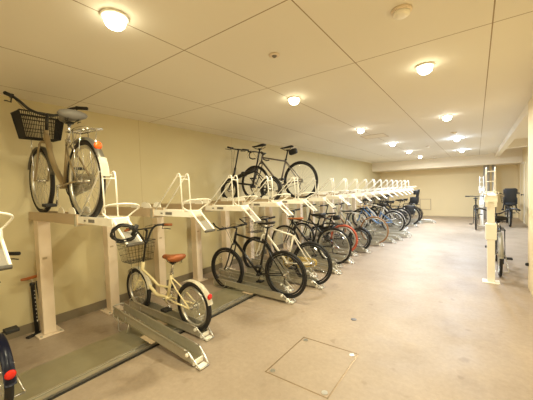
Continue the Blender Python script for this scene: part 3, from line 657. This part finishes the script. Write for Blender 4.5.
    lathe(bm, [(ls + 0.008, -0.046), (ls + 0.008, -0.036)], 14, 'y', (0, 0, r)); obj('chain', bm, M_galv, t)
    if chaincase:
        bm = nb(); N = 10; pr = [(BB.x + (cr + 0.02) * math.cos(a), BB.z + (cr + 0.02) * math.sin(a)) for a in [math.radians(-80 + 160 * i / N) for i in range(N + 1)]] + [(0 + 0.06 * math.cos(a), r + 0.06 * math.sin(a)) for a in [math.radians(100 + 160 * i / N) for i in range(N + 1)]]
        A = [bm.verts.new((x_, -0.05, z_)) for x_, z_ in pr]; B = [bm.verts.new((x_, -0.058, z_)) for x_, z_ in pr]
        bm.faces.new(A); bm.faces.new(B[::-1])
        for i in range(len(pr)): bm.faces.new((A[i], A[(i + 1) % len(pr)], B[(i + 1) % len(pr)], B[i]))
        obj('chain_guard', bm, chaincase, t)
    elif not mini or style == 'diamond':
        bm = nb(); tube(bm, [(0.02, -0.05, r - 0.03), (0.05, -0.045, r - 0.10), (0.03, -0.045, r - 0.15)], 0.008, 5); obj('derailleur', bm, M_blackm, t)
    if fenders:
        fender(t, 'rear_mudguard', 0, r, r + 0.022, 62, fend_end, fenders, max(0.05, tw + 0.018)); fender(t, 'front_mudguard', wb, r, r + 0.02, 20 if not mini else 40, 170, fenders, max(0.05, tw + 0.018))
    if refl_z:
        bm = nb(); prev = None
        for i in range(7):
            a = math.radians(150 + 24 * i / 6); row = [bm.verts.new(((r + 0.027) * math.cos(a), u * 0.030, r + (r + 0.027 - 0.008 * u * u) * math.sin(a))) for u in (-1, -0.5, 0, 0.5, 1)]
            if prev:
                for j in range(4): bm.faces.new((prev[j], prev[j + 1], row[j + 1], row[j]))
            prev = row
        bmesh.ops.solidify(bm, geom=bm.faces[:], thickness=0.003); q_ = obj('mudguard_tail', bm, M_whitep, t, True)
    if reflector:
        a = math.radians(fend_end - (16 if not refl_z else 40)); bm = nb(); lathe(bm, [(0.026, 0), (0.030, 0.008), (0.022, 0.016)], 16); o = obj('rear_reflector', bm, reflector, t, True)
        o.matrix_local = Matrix.Translation(((r + 0.03) * math.cos(a), 0, r + (r + 0.03) * math.sin(a))) @ Matrix.Rotation(-PI / 2, 4, 'Y')
    if rack:
        zr = 2 * r + 0.07; bm = nb(); x0, x1 = -0.20, 0.18
        tube(bm, [(x0, -0.055, zr), (x1, -0.055, zr), (x1, 0.055, zr), (x0, 0.055, zr)], 0.005, 6, True)
        for k in range(1, 5): tube(bm, [(x0 + (x1 - x0) * k / 5, -0.055, zr), (x0 + (x1 - x0) * k / 5, 0.055, zr)], 0.004, 5)
        tube(bm, [(x0, 0, zr), (x1, 0, zr)], 0.004, 5)
        for s in (-1, 1):
            tube(bm, [(-0.10, s * 0.055, zr), (0, s * 0.062, r)], 0.004, 5); tube(bm, [(0.05, s * 0.055, zr), (0, s * 0.062, r)], 0.004, 5)
        tube(bm, [(x1, 0.03, zr), (ST.x, 0.012, ST.z - 0.05)], 0.004, 5); tube(bm, [(x1, -0.03, zr), (ST.x, -0.012, ST.z - 0.05)], 0.004, 5)
        RK = obj('rear_carrier', bm, rack, t, True)
        bm = nb(); tube(bm, smooth_pts([(-0.16, -0.04, zr + 0.008), (-0.05, -0.045, zr + 0.02), (0.12, -0.03, zr + 0.02), (0.12, 0.03, zr + 0.02), (-0.05, 0.045, zr + 0.02), (-0.16, 0.04, zr + 0.008)], 3), 0.003, 5); obj('spring_clip', bm, rack, RK, True)
    if bask:
        basket(t, wb - 0.02, max(2 * r + 0.06, crown.z + 0.04 if not mini else 2 * r + 0.10), m=bask, dense=dense, wire=0.0034 if dense > 10 else 0.0022)
        bm = nb()
        for s in (-1, 1): tube(bm, [(wb, s * 0.06, r), (wb + 0.03, s * 0.06, max(2 * r + 0.06, crown.z + 0.04 if not mini else 2 * r + 0.10))], 0.003, 5)
        obj('basket_stay', bm, M_chrome, t)
    if light:
        bm = nb(); lathe(bm, [(0.02, -0.04), (0.032, 0.0), (0.032, 0.02), (0.026, 0.026)], 14); o = obj('headlamp', bm, M_chrome, t, True); o.matrix_local = Matrix.Translation((crown.x + 0.09, 0.0, crown.z + 0.02)) @ Matrix.Rotation(PI / 2, 4, 'Y')
    if stand:
        bm = nb()
        for s in (-1, 1): tube(bm, [(0.0, s * 0.065, r), (-0.06, s * 0.095, 0.11), (-0.10, s * 0.10, 0.09)], 0.007, 6)
        tube(bm, [(-0.10, -0.10, 0.09), (-0.10, 0.10, 0.09)], 0.007, 6); obj('rear_stand', bm, M_chrome, t, True)
    if child:
        # child seat: shell back, side wings, base, footrests
        zr = 2 * r + 0.09; bm = nb()
        box(bm, (0.0, 0, zr + 0.05), (0.30, 0.27, 0.10), None, 0.03); box(bm, (-0.13, 0, zr + 0.30), (0.07, 0.30, 0.50), Matrix.Rotation(-0.18, 3, 'Y'), 0.03)
        for s in (-1, 1):
            box(bm, (-0.03, s * 0.15, zr + 0.16), (0.26, 0.035, 0.20), Matrix.Rotation(-0.1, 3, 'Y'), 0.015); box(bm, (-0.10, s * 0.15, zr + 0.44), (0.16, 0.04, 0.16), None, 0.018)
        CS = obj('child_seat', bm, child, t, True)
        for s in (-1, 1):
            bm = nb(); tube(bm, [(0.08, s * 0.14, zr + 0.06), (0.12, s * 0.17, zr - 0.14)], 0.02, 6); box(bm, (0.14, s * 0.17, zr - 0.15), (0.12, 0.07, 0.04), None, 0.008); obj('foot_rest', bm, child, CS, True)
    return t

TZ = 1.24   # tyre contact on the upper trays
LZ = 0.033  # ... on the lower racks
# ---- upper tier
bike('city_bicycle', 'champagne city bicycle with dark wire basket on the upper rack at left', (-2.54, 1.0, TZ), PI, 0.325, 1.0, 0.036, 'u', 'wide', M_silver, M_silver, sad=M_grey, sad_wide=True, sad_h=0.86, bar_h=0.96,
     fenders=mat('silver_mudguard', (150, 146, 136), 0.3, 0.5), bask=M_blackm, rack=M_chrome, reflector=M_orange, crank_a=75, dense=12, bar_m=M_black, chaincase=M_steelp, rim=M_alu, pitch=-0.045, fend_end=172, refl_z=1)
bike('folding_bicycle', 'black folding bicycle with small wheels on the upper rack', (-2.66, 3.75, TZ), PI, 0.215, 0.90, 0.042, 'fold', 'fold', M_black, tyre=M_tyre, sad_h=0.92, bar_h=0.93, crank_a=60, rim=M_blackm, barw=0.26)
bike('road_bicycle', 'grey racing bicycle with drop bars and saddle bag on the upper rack', (-2.50, 4.43, TZ), PI, 0.345, 1.02, 0.030, 'diamond', 'drop', M_graphite, M_black, tyre=M_tyre, sad_h=0.95, bar_h=0.93, crank_a=-40, bag=True, rim=M_blackm)
# ---- lower tier
bike('small_bicycle', 'navy small-wheeled bicycle cut off at the lower left corner', (-2.60, 0.445, LZ), PI, 0.24, 0.95, 0.044, 'u', 'up', M_navy, fenders=M_navy, sad_h=0.80, bar_h=0.91, barw=0.27, crank_a=125, reflector=M_redref, stand=True)
bike('mini_bicycle', 'cream small-wheeled bicycle with brown saddle and wire basket', (-2.34, 1.87, LZ - 0.01), PI, 0.255, 1.04, 0.044, 'step', 'vee', M_cream, tyre=M_tyre, sad=M_brown, sad_wide=True, sad_h=0.72, bar_h=1.01,
     fenders=mat('white_mudguard', (240, 234, 216), 0.3), fend_end=164, bask=M_blackm, grips=M_brown, reflector=M_redref, crank_a=20, chaincase=None, dense=4, stand=False, rim=M_alu, barw=0.28)
bike('hybrid_bicycle', 'black hybrid bicycle with flat bar and bar ends, nearest full-size one on the floor racks', (-1.99, 3.08, LZ), PI + 0.06, 0.312, 0.98, 0.038, 'diamond', 'flat', M_black, sad_h=0.97, bar_h=0.93, crank_a=-60, bar_ends=True, rim=M_blackm, barw=0.30, pitch=0.04)
bike('sport_bicycle', 'white-framed bicycle with brown saddle and yellow chain guard parked right behind the black hybrid', (-1.96, 3.74, 0.02), PI, 0.325, 1.02, 0.036, 'diamond', 'flat', M_whitep, sad=M_brown, sad_h=0.97, bar_h=0.95, crank_a=10, rim=M_blackm, chaincase=mat('yellow_guard', (214, 186, 110), 0.4), bask=M_blackm, dense=4, barw=0.28)
bike('city_bicycle', 'black city bicycle with aluminium rims just before the red-tyred one', (-2.12, 4.92, LZ), PI, 0.34, 1.05, 0.038, 'diamond', 'flat', M_black, sad_wide=True, sad_h=0.90, bar_h=0.98, crank_a=50, rim=M_alu, rack=M_black, tyre=M_tyre)
bike('hybrid_bicycle', 'bicycle with a red rear tyre and black saddle bag between black bicycles', (-2.30, 5.88, LZ), PI, 0.31, 1.0, 0.046, 'diamond', 'flat', M_black, sad_h=0.84, bar_h=1.02, crank_a=0, rtyre=M_red_t, rim=M_alu, bag=True)
bike('mini_bicycle', 'small-wheeled black bicycle right of the red-tyred one', (-2.10, 6.28, LZ), PI, 0.255, 0.98, 0.046, 'fold', 'flat', M_black, sad_h=0.86, bar_h=1.0, crank_a=0, rim=M_blackm, fenders=M_black)
bike('classic_bicycle', 'pale grey bicycle with tan tyres and tan saddle', (-2.02, 7.15, LZ), PI, 0.34, 1.05, 0.032, 'diamond', 'flat', M_steelp, tyre=M_tan, rim=M_alu, sad=mat('tan_leather', (204, 168, 112), 0.5), sad_h=0.92, bar_h=0.98, crank_a=-30)
bike('city_bicycle', 'light blue step-through bicycle far down the left row', (-2.0, 9.0, LZ), PI, 0.33, 1.05, 0.040, 'step', 'swept', M_blue, tyre=M_tyre, sad_wide=True, sad_h=0.84, bar_h=0.92, fenders=M_steelp, rim=M_alu)
bike('hybrid_bicycle', 'black and white bicycle behind the light blue one', (-2.1, 9.7, LZ), PI, 0.34, 1.05, 0.042, 'diamond', 'flat', M_whitep, M_black, sad_h=0.92, bar_h=1.0, rim=M_blackm, rack=M_black)
bike('city_bicycle', 'all-black bicycle with a dark front basket before the bulky one', (-2.05, 10.25, LZ), PI, 0.33, 1.05, 0.042, 'diamond', 'swept', M_black, sad_wide=True, sad_h=0.86, bar_h=0.94, fenders=M_black, bask=M_blackm, dense=6)
t = bike('cargo_bicycle', 'bulky black bicycle with black side bags near the far end', (-1.9, 11.0, LZ), PI, 0.34, 1.08, 0.05, 'step', 'swept', M_black, sad_wide=True, sad_h=0.88, bar_h=0.96, fenders=M_black, rack=M_black, bask=M_blackm)
for s in (-1, 1):
    bm = nb(); box(bm, (-0.0, s * 0.13, 0.55), (0.34, 0.12, 0.30), None, 0.03); obj('side_bag', bm, M_blackm, t, True)
bike('family_bicycle', 'black bicycle with a child seat at the far end of the left row', (-1.9, 11.85, LZ), PI, 0.30, 1.12, 0.05, 'u', 'swept', M_black, sad_wide=True, sad_h=0.86, bar_h=0.98, fenders=M_black, rack=M_black, bask=M_blackm, child=M_blackm)
# ---- right side
bike('city_bicycle', 'black bicycle seen end-on behind the white post at right', (0.285, 5.62, 0.0), PI / 2, 0.33, 1.05, 0.036, 'step', 'swept', M_black, sad_wide=True, sad_h=0.86, bar_h=0.90, fenders=M_steelp, crank_a=200, rack=M_black, stand=True)
bike('hybrid_bicycle', 'dark bicycle with flat bar seen end-on beyond the white post', (-0.02, 10.9, 0.0), PI / 2, 0.33, 1.03, 0.04, 'diamond', 'flat', M_black, sad_h=0.94, bar_h=1.0, rack=M_black, crank_a=70)
bike('family_bicycle', 'black bicycle with a tall covered child seat by the right wall', (0.86, 11.9, 0.0), PI / 2, 0.30, 1.10, 0.05, 'u', 'swept', M_black, sad_wide=True, sad_h=0.84, bar_h=0.98, fenders=M_black, rack=M_black, child=M_blackm, bask=M_blackm, crank_a=60)

# ------------------------------------------------------------------ right-hand rack (tray running away from us)
def right_rack(label, x, y):
    t = thing('upper_bike_rack', label, 'bike rack', (x, y, 0), 0, 'right-hand two-tier racks')
    bm = nb(); b2(bm, (-0.045, -0.045, 0.012), (0.045, 0.045, 1.20), 0.006); p = obj('post', bm, M_white, t)
    bm = nb(); b2(bm, (-0.10, -0.09, 0), (0.10, 0.09, 0.012), 0.002); obj('base_plate', bm, M_white, p)
    bm = nb(); b2(bm, (-0.066, -0.063, 0.62), (0.066, 0.063, 0.86), 0.015); obj('post_sleeve', bm, M_white, t)
    bm = nb(); b2(bm, (-0.075, -0.10, 1.165), (0.075, 0.08, 1.255), 0.008); b2(bm, (-0.065, -0.12, 1.10), (-0.03, -0.05, 1.17)); b2(bm, (0.03, -0.12, 1.10), (0.065, -0.05, 1.17)); obj('bracket', bm, M_white, t)
    bm = nb(); b2(bm, (-0.055, -0.10, 1.256), (0.055, 1.4, 1.262)); b2(bm, (-0.062, -0.1, 1.256), (-0.055, 1.4, 1.285)); b2(bm, (0.055, -0.1, 1.256), (0.062, 1.4, 1.285)); obj('tray', bm, M_white, t)
    bm = nb()
    for s in (-0.05, 0.05):
        tube(bm, [(s, 0.40, 1.265), (s, 0.02, 1.64), (s, -0.01, 1.66), (s, -0.03, 1.63), (s, -0.05, 1.26)], 0.0075, 6)
    tube(bm, [(-0.05, -0.03, 1.60), (0.05, -0.03, 1.60)], 0.008, 6); tube(bm, [(-0.05, -0.04, 1.46), (0.05, -0.04, 1.46)], 0.008, 6); obj('wheel_guide', bm, M_white, t, True)
    bm = nb(); tube(bm, smooth_pts([(-0.05, -0.08, 1.26), (-0.085, -0.12, 1.29), (-0.07, -0.22, 1.31), (0.0, -0.26, 1.32), (0.07, -0.22, 1.31), (0.085, -0.12, 1.29), (0.05, -0.08, 1.26)], 4), 0.006, 6); obj('oval_ring', bm, M_white, t, True)
    return t
right_rack('white two-tier rack post standing at the right with wire guides on top', 0.165, 5.22)
right_rack('distant white rack partly hidden just left of the right-hand post', 0.14, 12.0)

# ------------------------------------------------------------------ floor pump by the first post
t = thing('floor_pump', 'black upright floor pump with wooden handle leaning by the leftmost post', 'bicycle pump', (-3.76, 0.95, 0)); t.rotation_euler = (0, math.radians(-3), math.radians(20))
bm = nb(); lathe(bm, [(0.0185, 0.02), (0.0185, 0.52), (0.023, 0.525), (0.023, 0.55), (0.008, 0.555)], 14); bd = obj('barrel', bm, M_blackm, t, True)
for k in range(9):
    bm = nb(); b2(bm, (0.0185, -0.003, 0.14 + k * 0.04), (0.0200, 0.003, 0.14 + k * 0.04 + (0.010 if k % 3 else 0.018))); obj('white_mark', bm, M_white, bd)
bm = nb(); lathe(bm, [(0.006, 0.55), (0.006, 0.60)], 8); obj('piston_rod', bm, M_chrome, t)
bm = nb(); tube(bm, [(0, -0.10, 0.61), (0, -0.04, 0.605), (0, 0.04, 0.605), (0, 0.07, 0.61)], 0.014, 8, radii=[0.013, 0.016, 0.016, 0.013]); obj('handle', bm, mat('wood_handle', (176, 104, 54), 0.5), t, True)
bm = nb(); b2(bm, (-0.025, -0.10, 0.0), (0.025, 0.07, 0.02), 0.006); obj('foot_plate', bm, M_blackm, t)
bm = nb(); tube(bm, smooth_pts([(0.02, 0, 0.03), (0.06, 0.03, 0.06), (0.05, 0.03, 0.25), (0.03, 0.02, 0.50), (0.02, 0.03, 0.56)], 5), 0.006, 6); obj('hose', bm, M_blackm, t, True)

# coiled cable lock hanging on the near pull handle
def cable_lock(loc, lb, rad=0.085, rot=(0, 0, 0)):
    t = thing('cable_lock', lb, 'bike lock', loc, 0); t.rotation_euler = rot
    bm = nb(); pts = []
    for k in range(24 * 4):
        a = 2 * PI * k / 24; rr = rad + 0.006 * math.sin(k * 0.9) + 0.005 * (k // 24)
        pts.append((rr * math.cos(a), 0.014 * math.sin(a * 0.5 + k * 0.03), rr * 0.78 * math.sin(a)))
    tube(bm, pts, 0.0055, 6); obj('coiled_cable', bm, M_blackm, t, True)
    bm = nb(); tube(bm, [(rad - 0.01, 0, -0.02), (rad + 0.02, 0, 0.05)], 0.014, 8); obj('lock_barrel', bm, M_blackm, t, True)
cable_lock((-1.90, 0.97, 1.19), 'black coiled cable lock hung on the near rack pull handle', 0.062, (0.15, 0.0, 1.05))
